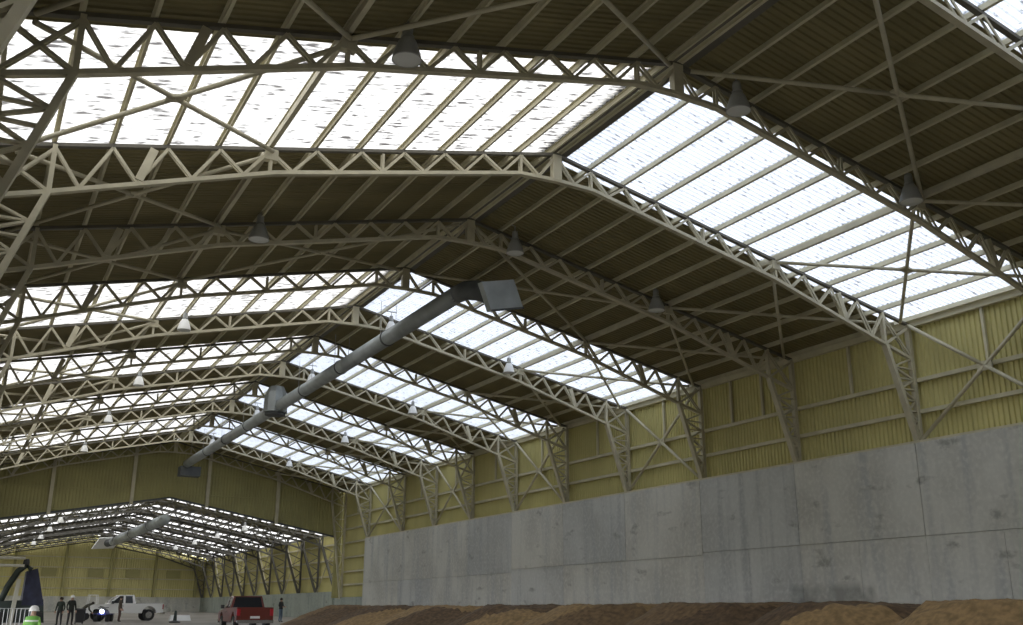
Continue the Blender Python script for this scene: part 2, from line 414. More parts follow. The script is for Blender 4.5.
# ================================================================== RIGHT WALL
def clad_bay(length, z0, z1, pitch=.2, depth=.06):
    b = MB(); pr = corr_profile(length, pitch, depth)
    for y, d in pr:
        b.v.append((d, y, z0)); b.v.append((d, y, z1))
    for i in range(len(pr)-1): b.f.append((2*i, 2*i+1, 2*i+3, 2*i+2))
    return b
EZ = ztop(HALF)
wall = MB().box(W-.22, W+.5, -42.4, FY(11)-.05, -.1, HC-.03).build('wall_right', 'concrete')
tag(wall, 'long right wall, stained concrete below and yellow ribbed metal cladding above', 'wall', kind='structure')
GIRT = [HC+.26*(EZ-HC), HC+.52*(EZ-HC)]
for i in range(-9, 12):
    y = FY(i); L = round(FY(i+1)-y, 3)
    zb = HC if i < 11 else 2.75
    me = cached(('clad', L, zb), lambda: clad_bay(L, zb, EZ+.35).mesh('cladding_sheet', 'cladding', fix=False))
    link('cladding_sheet', me, wall, (W+.2, y, 0))
    girts = GIRT if i < 11 else GIRT + [HC-.05, 6.1, 4.9, 3.8]
    for gz in girts:
        me = cached(('girt', L), lambda: MB().box(-.06, .06, 0, L, -.07, .07).mesh('girt', 'purlin'))
        link('girt', me, wall, (W+.13, y, gz))
    me = cached(('eave', L), lambda: MB().box(-.1, .08, 0, L, -.12, .16).mesh('eave_beam', 'purlin'))
    link('eave_beam', me, wall, (W+.12, y, EZ))
    me = cached(('mul', 0), lambda: MB().box(-.05, .05, -.05, .05, GIRT[1], EZ).mesh('mullion', 'purlin'))
    for t in (1/3, 2/3) if i == 3 else (.5,):
        link('mullion', me, wall, (W+.13, y+L*t, 0))
    if i < 11:
        me = cached(('sill', L), lambda: MB().box(-.34, .4, 0, L, -.03, .06).mesh('sill', 'purlin'))
        link('sill', me, wall, (W+.04, y, HC))
        zj = 4.05 + (.12 if i < 4 else -.2 if i > 6 else 0)
        g0 = ground(y)-.1
        m1 = 'concrete_blue' if i in (0, 3, 5, 7) else 'concrete'  # bluer upper panels under opaque bays, their shade partly put into the colour
        b = MB().box(W-.32, W-.2, y+.015, y+L-.015, zj+.012, HC-.02); b.build('concrete_panel', m1, wall)
        for (a, c) in ((y, y+L*.5), (y+L*.5, y+L)):
            MB().box(W-.325, W-.2, a+.008, c-.008, -.1, zj-.012).build('concrete_panel', 'concrete_blue' if (i % 3 == 0) else 'concrete', wall)
    if i in SKY and i > -2:
        A = (W-.1, y+.15, EZ-.1); B = (W-.1, y+L-.15, HC+.1); Cc = (W-.1, y+.15, HC+.1); D = (W-.1, y+L-.15, EZ-.1)
        mid = Vector(A).lerp(Vector(B), .5)
        MB().tube([A, B], .07, 8).build('brace_rod', 'cream', wall, smooth=True)
        MB().tube([Cc, mid], .07, 8).build('brace_rod', 'cream', wall, smooth=True)
        MB().tube([mid, D], .07, 8).build('brace_rod', 'cream', wall, smooth=True)
        MB().box(W-.14, W-.06, mid.y-.28, mid.y+.28, mid.z-.16, mid.z+.16).build('gusset_plate', 'cream', wall)

# left wall (out of the picture) and the wall behind the camera
wl = MB().box(WL-.3, WL-.14, -42.4, 85.6, 3.2, HC).build('wall_left', 'wall_dark')  # lower side left open, an added opening to bring in daylight
tag(wl, 'left side wall of the hall, clad above an assumed opening added for daylight, beyond the picture edge', 'wall', kind='structure')
MB().box(WL-.28, WL-.2, -42.4, 85.6, HC, EZ+.35).build('cladding_sheet', 'wall_dark', wl)
yard = MB().quad((-120, -60, -.12), (-2.5, -60, -.12), (-2.5, 150, -.12), (-120, 150, -.12)).build('ground', 'wall_dark')  # unseen yard off the added opening, dark so little light bounces up
tag(yard, 'open yard beside the hall, outside the picture', 'ground', kind='structure')
wf = MB().hexa([(WL-.3, -42.5, -.1), (W+.3, -42.5, -.1), (W+.3, -42.4, -.1), (WL-.3, -42.4, -.1), (WL-.3, -42.5, EZ), (W+.3, -42.5, EZ), (W+.3, -42.4, EZ), (WL-.3, -42.4, EZ)])
wf.extrude_profile([(-42.5, 0), (-42.4, 0), (-42.4, .01), (-42.5, .01)], 0, .01)
wf.v += [(WL-.2, -42.45, EZ), (W+.3, -42.45, EZ), (R, -42.45, TOP+.3)]; wf.f.append((len(wf.v)-3, len(wf.v)-2, len(wf.v)-1))
tag(wf.build('wall_front', 'wall_dark'), 'metal wall behind the camera', 'wall', kind='structure')

for i in range(-1, 12):
    MB().box(WL-.12, WL+.12, FY(i)-.12, FY(i)+.12, -.1, HC).build('post', 'cream', wl)

# ================================================================== GABLE WALL WITH THE OPENING
GY = 85.75
def op_z(dx): return 10.5 - .184*abs(dx)
gable = MB().bar((R-14.6, GY-.1, op_z(14.6)+.05), (R, GY-.1, op_z(0)+.05), .14, .16).bar((R, GY-.1, op_z(0)+.05), (R+14.4, GY-.1, op_z(14.4)+.05), .14, .16).build('wall_gable', 'duct_dark')
tag(gable, 'olive gable wall across the hall above the wide opening to the far hall', 'wall', kind='structure')
def gable_sheet(x0, x1, zt, zb):
    b = MB(); pr = corr_profile(x1-x0, .25, .03)
    for s, d in pr:
        b.v.append((R+x0+s, GY-d, zb(x0+s))); b.v.append((R+x0+s, GY-d, zt(x0+s)))
    for i in range(len(pr)-1): b.f.append((2*i, 2*i+1, 2*i+3, 2*i+2))
    return b
cols = [-15.3, -9, -3, 3, 9, 14.4]
for a, b in zip(cols, cols[1:]):
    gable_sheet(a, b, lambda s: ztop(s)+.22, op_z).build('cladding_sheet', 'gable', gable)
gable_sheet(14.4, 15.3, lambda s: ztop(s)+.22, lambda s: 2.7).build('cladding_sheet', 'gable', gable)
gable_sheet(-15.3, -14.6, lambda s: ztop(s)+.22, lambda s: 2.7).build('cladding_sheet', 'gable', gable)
for x in (-9, -3, 3, 9):
    MB().box(R+x-.13, R+x+.13, GY-.3, GY-.05, op_z(x)-.05, ztop(x)).build('mullion', 'purlin', gable)
for x in (-12, -6, 0, 6, 12):
    MB().box(R+x-.05, R+x+.05, GY-.14, GY-.04, op_z(x), ztop(x)).build('post', 'gable', gable)
for z in (9.2, 10.9, 12.6):
    xx = min(15.1, (TOP-z)/SL-.1)
    lo = max(0.0, (10.5-z)/.184)
    if lo < .1: MB().box(R-xx, R+xx, GY-.12, GY-.04, z-.05, z+.05).build('girt', 'gable', gable)
    else:
        for sd in (1, -1):
            a, b = sorted((R+sd*(lo+.1), R+sd*15.1)); MB().box(a, b, GY-.12, GY-.04, z-.05, z+.05).build('girt', 'gable', gable)
# low concrete stub under the last bay of the right wall
MB().box(W-.15, W+.4, FY(11), GY+1, .6, 2.75).build('concrete_panel', 'concrete_green', wall)

# ================================================================== FAR HALL
H2R, H2E = 9.35+EYE, 6.6+EYE; S2 = (H2R-H2E)/HALF
def z2(dx): return H2R - S2*abs(dx)
K2 = [86.6 + 5.55*k for k in range(11)]
ceil2 = MB().hexa([(R-.3, 86.2, H2R+.3), (R+.3, 86.2, H2R+.3), (R+.3, 142.4, H2R+.3), (R-.3, 142.4, H2R+.3), (R-.3, 86.2, H2R+.34), (R+.3, 86.2, H2R+.34), (R+.3, 142.4, H2R+.34), (R-.3, 142.4, H2R+.34)]).build('ceiling', 'roof')
tag(ceil2, 'lower roof of the far hall with dense skylight bands seen through the opening', 'roof', kind='structure')
pm = MB()
for k in range(10):
    y, L = K2[k], 5.55
    for sd in (1, -1):
        b = MB().quad((R, y, H2R+.28), (R+sd*(HALF+.3), y, z2(HALF+.3)+.28), (R+sd*(HALF+.3), y+L, z2(HALF+.3)+.28), (R, y+L, H2R+.28))
        b.build('skylight_panel' if k % 2 == 0 else 'roof_sheet', 'skylight' if k % 2 == 0 else 'roof', ceil2)
        for j in range(0, 13):
            s = min(j*PP+.05, HALF); pm.bar((R+sd*s, y, z2(s)+.14), (R+sd*s, y+L, z2(s)+.14), .07, .2, (0, 0, 1))
o = pm.build('purlin', 'steel_dark', ceil2); o['kind'] = 'stuff'
tp = MB()
for sd in (1, -1):
    tp.bar((0, 0, H2R), (sd*HALF, 0, z2(HALF)), .16, .2)
top2 = tp.mesh('top_chord', 'steel_dark')
def b2(s): s = abs(s); return z2(s) - (.75 if s < 9 else .75 + (s-9)*.14)
tp = MB()
for sd in (1, -1):
    for a, c in ((0, 5), (5, 9), (9, 13.6)): tp.bar((sd*a, 0, b2(a)), (sd*c, 0, b2(c)), .14, .2)
bot2 = tp.mesh('bottom_chord', 'steel_dark')
tp = MB()
for sd in (1, -1):
    for k in range(11):
        tp.bar((sd*k*PP, 0, z2(k*PP)), (sd*(k+.5)*PP, 0, b2((k+.5)*PP)), .08, .12).bar((sd*(k+.5)*PP, 0, b2((k+.5)*PP)), (sd*(k+1)*PP, 0, z2((k+1)*PP)), .08, .12)
web2 = tp.mesh('web_lacing', 'steel_dark')
legs2 = []
for sd in (1, -1):
    tp = MB().bar((sd*HALF, 0, z2(HALF)), (sd*HALF, 0, 3.25), .16, .2).bar((sd*13.6, 0, b2(13.6)), (sd*(HALF-.15), 0, 3.25), .18, .24).bar((sd*13.6, 0, b2(13.6)), (sd*13.6, 0, z2(13.6)), .12, .16)
    for t in range(6):
        za, zb_ = b2(13.6) - t*.62, b2(13.6) - (t+1)*.62
        q = lambda z: 13.6 + 1.37*(b2(13.6)-z)/(b2(13.6)-3.25)
        tp.bar((sd*HALF, 0, za if t % 2 else zb_), (sd*q(zb_ if t % 2 else za), 0, zb_ if t % 2 else za), .06, .12)
    legs2.append(tp.mesh('column', 'steel_dark'))
for k, y in enumerate(K2):
    fr = empty('truss_frame', (R, y, 0))
    tag(fr, f'{ORD[k]} small roof truss frame of the far hall, counted from the opening', 'truss', 'truss frames of the far hall')
    for nm, me in (('top_chord', top2), ('bottom_chord', bot2), ('web_lacing', web2), ('column', legs2[0]), ('column', legs2[1])): link(nm, me, fr)
w2 = MB().box(W-.25, W+.4, 86.8, 142.6, .5, 3.25).build('wall_right', 'concrete_green')
tag(w2, 'right wall of the far hall, low greenish concrete under yellow cladding', 'wall', kind='structure')
for k in range(10):
    link('cladding_sheet', cached('clad2', lambda: clad_bay(5.55, 3.25, H2E+.35, .3).mesh('cladding_sheet', 'cladding', fix=False)), w2, (W+.25, K2[k], 0))
    for z in (4.6, 6.0, 7.4): link('girt', cached('girt2', lambda: MB().box(-.06, .06, 0, 5.55, -.07, .07).mesh('girt', 'purlin')), w2, (W+.15, K2[k], z))
    if k % 2 == 0:
        b = MB().tube([(W-.05, K2[k]+.1, 3.3), (W-.05, K2[k]+5.4, H2E)], .06, 6).tube([(W-.05, K2[k]+.1, H2E), (W-.05, K2[k]+5.4, 3.3)], .06, 6)
        b.build('brace_cross', 'cream', w2)
w3 = MB().box(-3, W+.3, 142.4, 142.8, .5, 3.3).build('wall_back', 'concrete')
tag(w3, 'end wall of the far hall, yellow panels over a grey concrete base', 'wall', kind='structure')
def sheet3(a, b):
    m_ = MB(); pr = corr_profile(b-a, .3, .03)
    for s, d in pr:
        m_.v.append((R+a+s, 142.5-d, 3.3)); m_.v.append((R+a+s, 142.5-d, z2(a+s)+.28))
    for i in range(len(pr)-1): m_.f.append((2*i, 2*i+1, 2*i+3, 2*i+2))
    return m_
for a, b in zip([-17, -14, -8.5, -2.6, 3, 8.6, 14], [-14, -8.5, -2.6, 3, 8.6, 14, 15.3]):
    sheet3(a, b).build('cladding_sheet', 'cladding', w3)
    MB().box(R+b-.15, R+b+.15, 142.0, 142.45, 3.3, z2(b)).build('column', 'gable', w3)
for z in (4.3, 5.6, 6.9, 8.2):
    MB().box(R-17, R+15.1, 142.3, 142.44, z-.06, z+.06).build('girt', 'purlin', w3)
for x in (-11.5, -42.5, -4.4, 1.2, 5.8, 11):
    MB().box(R+x-.9, R+x+.9, 142.33, 142.46, 5.75, 6.75).build('louvre', 'gable', w3)
w4 = MB().box(-3.2, -2.9, 85.6, 142.8, .5, H2E+.6).build('wall_left', 'gable')
tag(w4, 'left wall of the far hall', 'wall', kind='structure')

# ================================================================== AIR DUCT
def duct(y0, y1, z, x, r, label, boxes, rods):
    d = empty('air_duct', (x, y0, z)); tag(d, label, 'duct')
    MB().tube([(0, 0, 0), (0, y1-y0, 0)], r, 24).build('pipe', 'duct', d, smooth=True)
    for y in rods:
        MB().tube([(0, y-y0-.05, 0), (0, y-y0+.05, 0)], r+.03, 24).build('strap', 'duct_dark', d)
        MB().tube([(-r, y-y0, 0), (-r-.03, y-y0, TOP-z-.6 if z > 11.5 else H2R-z)], .012, 6).build('hanger_rod', 'lamp_grey', d)
        MB().tube([(r, y-y0, 0), (r+.03, y-y0, TOP-z-.6 if z > 11.5 else H2R-z)], .012, 6).build('hanger_rod', 'lamp_grey', d)
    return d
DX, DZ = 14.8, 11.33+EYE
d1 = duct(31.4, 82.0, DZ, DX, .33, 'long grey ventilation duct hung under the ridge of the main hall', [], [38.5, 44.6, 50.5, 62.5, 68.5, 74.5])
# inlet cowl at the near end: neck and tilted square box
nk = MB().tube([(0, .15, 0), (.05, -.5, -.02), (.3, -1.0, -.12), (.65, -1.35, -.3)], [.33, .36, .38, .40], 16); nk.build('elbow', 'duct_dark', d1, smooth=True)
cw = MB(); ax = Vector((1.28, .0, .30)); ay = Vector((.42, .10, -.93)); an = ax.cross(ay).normalized()
if an.y > 0: an = -an
o0 = Vector((14.56-DX, 29.0-31.4, 11.04+EYE-DZ))
front = [o0, o0+ax, o0+ax+ay*1.04, o0+ay*1.04]; cc = sum(front, Vector())/4
back = [cc+(p-cc)*1.0 - an*.32 for p in front]
cw.hexa([p for p in back] + [p for p in front]); cw.build('cowl', 'duct', d1)
under_shade = MB()
for k in (2,): under_shade.bar(front[k]+an*.02, front[(k+1) % 4]+an*.02, .07, .06, an)
under_shade.build('cowl_under_shade', 'duct_dark', d1)  # dark strip on the lower edge stands for the cowl's shaded underside
# fan housing part way along, sitting round the pipe
hx = Vector((-.15, 55.6-31.4, .25))
MB().lathe([(.02, .92), (.42, .90), (.60, .55), (.68, .2), (.70, -.55), (.72, -.62), (.66, -.62), (.02, -.6)], 10, hx).build('fan_housing', 'duct', d1)
MB().lathe([(.60, -.63), (.60, -.78), (.02, -.78)], 10, hx).build('fan_inlet', 'duct_dark', d1)
# outlet box at the far end
MB().box(-.5, 1.1, 82.0-31.4-.1, 82.0-31.4+1.0, -.95, -.2).build('outlet_box', 'duct_dark', d1)
d2 = duct(88.0, 120, 7.35+EYE, 14.5, .45, 'pale ventilation duct under the ridge of the far hall beyond the opening', [], [95, 106, 117])
o0 = Vector((-1.3, 33.2, .4)); ax = Vector((2.3, .0, .15)); ay = Vector((-.7, .3, -1.2)); an = ax.cross(ay).normalized()
if an.y > 0: an = -an
fr4 = [o0, o0+ax, o0+ax+ay, o0+ay]
MB().hexa([p-an*.3 for p in fr4] + fr4).build('cowl', 'lamp_white', d2)
MB().tube([(0, 32, 0), (-.4, 33.4, -.1)], .42, 12).build('elbow', 'duct_dark', d2)

# ================================================================== PENDANT LAMPS
def lamp_meshes(sm, sc):
    shade = MB().lathe([(.05, .30), (.14, .27), (.22, .12), (.30, -.12), (.33, -.26), (.34, -.30), (.32, -.30), (.27, -.12), (.18, .10), (.05, .24)], 18).mesh('shade', sm, True)
    hous = MB().lathe([(.001, .62), (.10, .60), (.12, .5), (.12, .34), (.15, .3), (.001, .29)], 14).mesh('ballast_housing', 'lamp_grey', True)
    lens = MB().lathe([(.001, -.33), (.2, -.32), (.32, -.29)], 18).mesh('lens', 'lens', True)
    hook = MB().tube([(0, 0, .6), (0, 0, .85)], .02, 6).bar((-.3, 0, .85), (.3, 0, .85), .05, .05).mesh('hanger', 'lamp_grey')
    for me in (shade, hous, lens, hook):
        for v in me.vertices: v.co *= sc
    return [('shade', shade), ('ballast_housing', hous), ('lens', lens), ('hanger', hook)]
LM = lamp_meshes('lamp_white', .84); LM_SHADED = lamp_meshes('lamp_grey', .95)  # second and fourth truss lamps have silhouette shade put into grey paint
SIDES = {-7.6: 'left of the ridge', 1.6: 'just right of the ridge', 7.85: 'far right of the ridge'}
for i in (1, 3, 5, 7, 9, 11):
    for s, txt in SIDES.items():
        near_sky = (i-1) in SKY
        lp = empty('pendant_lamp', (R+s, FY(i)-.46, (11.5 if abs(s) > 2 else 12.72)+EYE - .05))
        tag(lp, f'{"shade-darkened white" if i < 4 else "white"} bell lamp hanging on the {ORD[i]} truss from the camera, {txt}', 'lamp', 'bell lamps of the main hall')
        for nm, me in (LM_SHADED if i < 4 else LM): link(nm, me, lp)
for k in (1, 3, 5, 7):
    for s in (-7.6, 7.85):
        lp = empty('pendant_lamp', (R+s, K2[k]-.4, b2(s)+.05))
        tag(lp, f'small bell lamp in the far hall on its {ORD[k]} truss, {"left" if s < 0 else "right"} of the ridge', 'lamp', 'bell lamps of the far hall')
        for nm, me in LM: link(nm, me, lp)

# ================================================================== SOIL HEAPS
def heap_h(X, Y):
    best = 0
    for k, (xc, yc, rx, ry, h) in enumerate(HPG):
        d = math.hypot((X-xc)/rx, (Y-yc)/ry); best = max(best, h*min(1.0, max(0.0, (1-d)*1.9)))
    nn = noise.noise(Vector((X*.5, Y*.5, 3)))*.16 + noise.noise(Vector((X*1.7, Y*1.7, 2)))*.09 + noise.noise(Vector((X*5, Y*5, 1)))*.035
    return best + nn*min(1, best*1.4) - (.05 if best == 0 else 0)
def heaps():
    step = .2; x0, x1 = 19.4, W-.34; y0_, y1_ = 11.5, 77.0
    nx_ = int((x1-x0)/step); ny_ = int((y1_-y0_)/step)
    H = {}
    pos = lambda i, j: (x0+(x1-x0)*i/nx_, y0_+(y1_-y0_)*j/ny_)
    for i in range(nx_+1):
        for j in range(ny_+1): H[i, j] = heap_h(*pos(i, j))
    cuts = [(HPG[k][1]+HPG[k+1][1])/2 for k in range(len(HP)-1)]
    names = ['soil_dark', 'soil_mid', 'soil_tan']; b = MB(); ids = {}; mi = []
    for i in range(nx_):
        for j in range(ny_):
            q = [(i, j), (i+1, j), (i+1, j+1), (i, j+1)]
            if max(H[p] for p in q) <= 0: continue
            X, Y = pos(i+.5, j+.5); yy = Y + .9*(X-25.5) + noise.noise(Vector((X*.6, Y*.6, 9)))*1.2      # tones of successive loads, with flank shading put into the colour
            k = sum(yy > c for c in cuts)
            f = []
            for p in q:
                if p not in ids:
                    ids[p] = len(b.v); x, y = pos(*p); b.v.append((x-25, y-44, ground(y)+H[p]))
                f.append(ids[p])
            b.f.append(tuple(f)); mi.append(names.index(HP[k][5]))
    o = b.build('soil_bank', names[0], None, (25, 44, 0), True)
    for n in names[1:]: o.data.materials.append(MATS[n])
    o.data.polygons.foreach_set('material_index', mi)
    tag(o, 'long bank of tipped dark brown and tan soil along the foot of the concrete wall', 'soil bank')
HP = [(25.4, 17.5, 5.0, 5.6, 1.90, 'soil_tan'), (25.8, 23.5, 5.4, 5.6, 1.82, 'soil_dark'), (26.0, 30.0, 5.6, 6.0, 1.78, 'soil_mid'), (25.6, 37.0, 5.6, 6.0, 1.66, 'soil_tan'),
      (25.8, 44.5, 5.6, 6.4, 1.54, 'soil_dark'), (25.4, 52.5, 5.6, 6.6, 1.42, 'soil_tan'), (25.6, 60.5, 5.6, 6.4, 1.32, 'soil_dark'), (25.6, 68.5, 5.8, 7.2, 1.28, 'soil_mid')]
HPG = [h[:5] for h in HP]
heaps()

# ================================================================== PICKUP TRUCKS  (nose towards -x in its own frame, length along x)
def pickup(name, loc, rz, paint, label, ext=True):
    t = empty(name, loc, rz); tag(t, label, 'pickup truck')
    hw = .95
    def side_extrude(prof, w0, w1=None):     # profile of (x,z), extruded across y
        b = MB(); n = len(prof)
        for y in (-w0, w0): b.v += [(x, y, z) for x, z in prof]
        for i in range(n): j = (i+1) % n; b.f.append((i, j, n+j, n+i))
        b.f.append(tuple(range(n))); b.f.append(tuple(range(n, 2*n))); return b
    def arch(cx, r, z0, n=8): return [(cx + r*math.cos(math.pi*k/n), z0 + r*math.sin(math.pi*k/n)) for k in range(n+1)]
    # lower body with wheel arches: nose x=-2.75, tail x=2.75
    prof = [(-2.75, .55), (-2.78, .95), (-2.6, 1.08), (-1.25, 1.20), (.75, 1.22), (.75, 1.26), (2.75, 1.28), (2.78, .62)]
    prof += arch(1.75, .52, .55) + arch(-1.75, .52, .55)
    body = side_extrude(prof, hw).build('body', paint, t)
    # bed cavity shows as a dark liner on top
    MB().box(.85, 2.68, -hw+.1, hw-.1, 1.262, 1.285).build('bed_liner', 'plastic_black', t)
    # cab
    b = MB(); lo = [(-1.25, 1.19), (.74, 1.21)]; hi = [(-.45, 1.86), (.60, 1.88)]
    yl, yh = hw-.02, hw-.2
    b.hexa([(lo[0][0], -yl, lo[0][1]), (lo[1][0], -yl, lo[1][1]), (lo[1][0], yl, lo[1][1]), (lo[0][0], yl, lo[0][1]),
            (hi[0][0], -yh, hi[0][1]), (hi[1][0], -yh, hi[1][1]), (hi[1][0], yh, hi[1][1]), (hi[0][0], yh, hi[0][1])])
    cab = b.build('cab', paint, t)
    def pane(p, nm='window', par=cab):
        p = [Vector(q) for q in p]; n = (p[1]-p[0]).cross(p[2]-p[0]).normalized()*.012
        MB().hexa([q-n for q in p] + [q+n for q in p]).build(nm, 'glass_dark', par)
    def cp(x, z, s):   # point on cab side
        f = (z-1.2)/.67; return (x, s*(yl + (yh-yl)*f + .004), z)
    for s in (-1, 1):
        pane([cp(-1.0, 1.27, s), cp(-.18, 1.27, s), cp(-.18, 1.79, s), cp(-.44, 1.79, s)])
        pane([cp(-.02, 1.27, s), cp(.52, 1.27, s), cp(.46, 1.79, s), cp(-.02, 1.79, s)])
        MB().box(-1.02, -.86, s*(hw+.02) if s > 0 else s*(hw+.2), s*(hw+.2) if s > 0 else s*(hw+.02), 1.22, 1.42).build('wing_mirror', 'plastic_black', t)
        MB().box(-.32, -.14, s*hw-.015, s*hw+.015, 1.04, 1.09).build('door_handle', 'chrome', t)
        MB().box(2.70, 2.795, s*(hw-.09)-.09, s*(hw-.09)+.09, .86, 1.2).build('tail_light', 'tail_red', t)
        MB().box(-2.80, -2.7, s*(hw-.2)-.16, s*(hw-.2)+.16, .8, .98).build('head_lamp', 'lens', t)
        for cx in (-1.75, 1.75):
            wh = MB(); wh.tube([(cx, s*(hw-.24), .42), (cx, s*(hw+.0), .42)], .42, 20); wo = wh.build('wheel', 'rubber', t)
            MB().tube([(cx, s*(hw-.02), .42), (cx, s*(hw+.02), .42)], .24, 14).build('hub', 'chrome', wo)
    # windscreen and rear window
    pane([(-1.16, -.78, 1.27), (-1.16, .78, 1.27), (-.53, .66, 1.80), (-.53, -.66, 1.80)])
    pane([(.735, -.80, 1.26), (.735, .80, 1.26), (.62, .67, 1.82), (.62, -.67, 1.82)])
    MB().box(2.77, 2.8, -.75, .75, .66, 1.24).build('tailgate', paint, t)
    MB().box(2.76, 2.92, -hw, hw, .48, .64).build('rear_bumper', 'chrome', t)
    MB().box(-2.9, -2.74, -hw, hw, .46, .66).build('front_bumper', 'chrome', t)
    MB().box(-2.8, -2.74, -.55, .55, .72, .98).build('grille', 'plastic_black', t)
    MB().box(2.80, 2.81, -.25, .25, .72, .84).build('number_plate', 'lamp_white', t)
    return t
pickup('pickup_truck', (11.25, 82.6, ground(82.6)), math.radians(2), 'white_paint', 'white extended-cab pickup truck parked side-on in the opening to the far hall')
pickup('pickup_truck', (14.05, 56.5, ground(56.5)), math.radians(-93), 'red_paint', 'dark red pickup truck seen from behind left of the soil bank')

# ================================================================== PEOPLE
def person(loc, rz, h, pants, top, label, pose='stand', helmet=False, vest=False, hair=(0.03, 0.02, 0.015)):
    k = h/1.75
    root = empty('person', loc, rz); tag(root, label, 'person')
    pm_ = person_mat('clothes', pants, top, h=h)
    J = {}; E = []; Rd = {}
    def j(n, p, r, par=None):
        J[n] = len(J); Rd[n] = (Vector(p)*k, r*k)
        if par: E.append((J[par], J[n]))
    if pose == 'bend':
        j('pel', (0, .18, .86), .15); j('bel', (0, .05, .98), .15, 'pel'); j('che', (0, -.18, 1.12), .16, 'bel'); j('nec', (0, -.38, 1.22), .065, 'che')
        j('hea', (0, -.47, 1.25), .085, 'nec'); j('cro', (0, -.57, 1.29), .07, 'hea')
        ha = [(.26, -.30, .82), (.22, -.5, .62)]
    else:
        j('pel', (0, 0, .95), .145); j('bel', (0, 0, 1.12), .135, 'pel'); j('che', (0, 0, 1.33), .155, 'bel'); j('nec', (0, 0, 1.50), .06, 'che')
        j('hea', (0, -.015, 1.60), .09, 'nec'); j('cro', (0, -.01, 1.70), .07, 'hea')
        ha = [(.27, .03, 1.12), (.25, -.10, .88)] if pose == 'stand' else [(.28, .0, 1.14), (.16, -.26, 1.10)]
    cy = -.22 if pose == 'bend' else 0; cz = 1.18 if pose == 'bend' else 1.42
    for s, nm in ((-1, 'l'), (1, 'r')):
        j('sh'+nm, (s*.185, cy, cz), .065, 'che'); j('el'+nm, (s*ha[0][0], ha[0][1], ha[0][2]), .05, 'sh'+nm); j('ha'+nm, (s*ha[1][0], ha[1][1], ha[1][2]), .04, 'el'+nm)
        yy = .12 if pose == 'bend' else 0
        j('hi'+nm, (s*.10, yy, .88 if pose != 'bend' else .80), .095, 'pel'); j('kn'+nm, (s*.12, -.03 + yy*.3, .49), .07, 'hi'+nm)
        j('an'+nm, (s*.13, .02, .09), .05, 'kn'+nm); j('to'+nm, (s*.15, -.13, .045), .042, 'an'+nm)
    me = bpy.data.meshes.new('body'); names = list(J)
    me.from_pydata([tuple(Rd[n][0]) for n in names], E, [])
    me.materials.append(pm_)
    ob = link('body', me, root)
    md = ob.modifiers.new('skin', 'SKIN'); md.use_smooth_shade = True
    for n in names:
        v = me.skin_vertices[0].data[J[n]]; v.radius = (Rd[n][1], Rd[n][1]); v.use_root = (n == 'pel')
    sd = ob.modifiers.new('sub', 'SUBSURF'); sd.levels = 1; sd.render_levels = 1
    hp = Rd['hea'][0].lerp(Rd['cro'][0], .5)
    hm = mat('hair', hair, .8)
    if helmet:
        MB().lathe([(.138, -.01), (.142, .0), (.122, .03), (.112, .08), (.075, .13), (.001, .148)], 14, hp+Vector((0, 0, -.005))).build('helmet', 'helmet', root, smooth=True)
    else:
        MB().lathe([(.10, -.06), (.108, .0), (.10, .06), (.06, .105), (.001, .12)], 12, hp+Vector((0, .02, -.01))).build('hair', hm, root, smooth=True)
    # face and hands: nose, eyes, mouth and fingers, small but there
    fd = Vector((0, -.095*k, -.02*k)); hc = Rd['hea'][0]
    MB().tube([hc+fd+Vector((0, .02, .02)), hc+fd+Vector((0, -.018, -.015))], [.008, .016], 6).build('nose', 'skin', root)
    for s, nm in ((-1, 'l'), (1, 'r')):
        MB().lathe([(.001, .01), (.012, 0), (.001, -.01)], 6, hc+fd+Vector((s*.035, .006, .035))).build('eye', hm, root)
        p = Rd['ha'+nm][0]; d = (p-Rd['el'+nm][0]).normalized(); a = Vector((0, 1, 0)) if abs(d.y) < .9 else Vector((1, 0, 0))
        hb = MB(); hb.tube([p-d*.02, p+d*.04, p+d*.09], [.032*k, .042*k, .036*k], 8)
        for q in range(4):
            o_ = a*(q-1.5)*.02*k; ln = (.07, .085, .08, .06)[q]*k
            hb.tube([p+d*.08+o_, p+d*(.08+ln*.55)+o_, p+d*(.08+ln)+o_+Vector((-s*.015, 0, 0))], [.0095*k, .009*k, .007*k], 6)
        hb.tube([p+d*.03+a*-.035*k, p+d*.07+a*-.065*k, p+d*.11+a*-.07*k], [.012*k, .0105*k, .008*k], 6)
        hb.build('hand', 'skin', root)
    if vest:
        v = MB().lathe([(.185, -.32), (.19, -.1), (.215, .06), (.20, .16), (.10, .19)], 14, (0, 0, 0)); v.v = [(x*1.08*k, y*.92*k, (z+1.3)*k) for x, y, z in v.v]
        vo = v.build('vest', 'vest_green', root, smooth=True)
        for z in (-.2, .04):
            q = MB().lathe([(.205 if z > 0 else .195, -.025), (.212 if z > 0 else .198, .025)], 14); q.v = [(x*1.1*k, y*.95*k, (zz+z+1.3)*k) for x, y, zz in q.v]
            q.build('reflective_band', 'reflective', vo, smooth=True)
    return root
def on(x, y): return (x, y, ground(y))
person(on(1.92, 31.0), math.radians(150), 1.52, (.05, .06, .10), (.30, .62, .14), 'person in bright green vest and white helmet at the bottom left', vest=True, helmet=True)
person(on(6.30, 68.3), math.radians(20), 1.80, (.02, .02, .022), (.025, .03, .025), 'person in dark clothes with a white helmet, left of the white truck', helmet=True)
person(on(5.72, 68.7), math.radians(-30), 1.72, (.02, .02, .02), (.02, .03, .022), 'person in dark green and black standing close behind the one in the white helmet')
person(on(10.45, 78.2), math.radians(70), 1.80, (.10, .06, .05), (.09, .07, .05), 'person in brown clothes beside the blue quad bike')
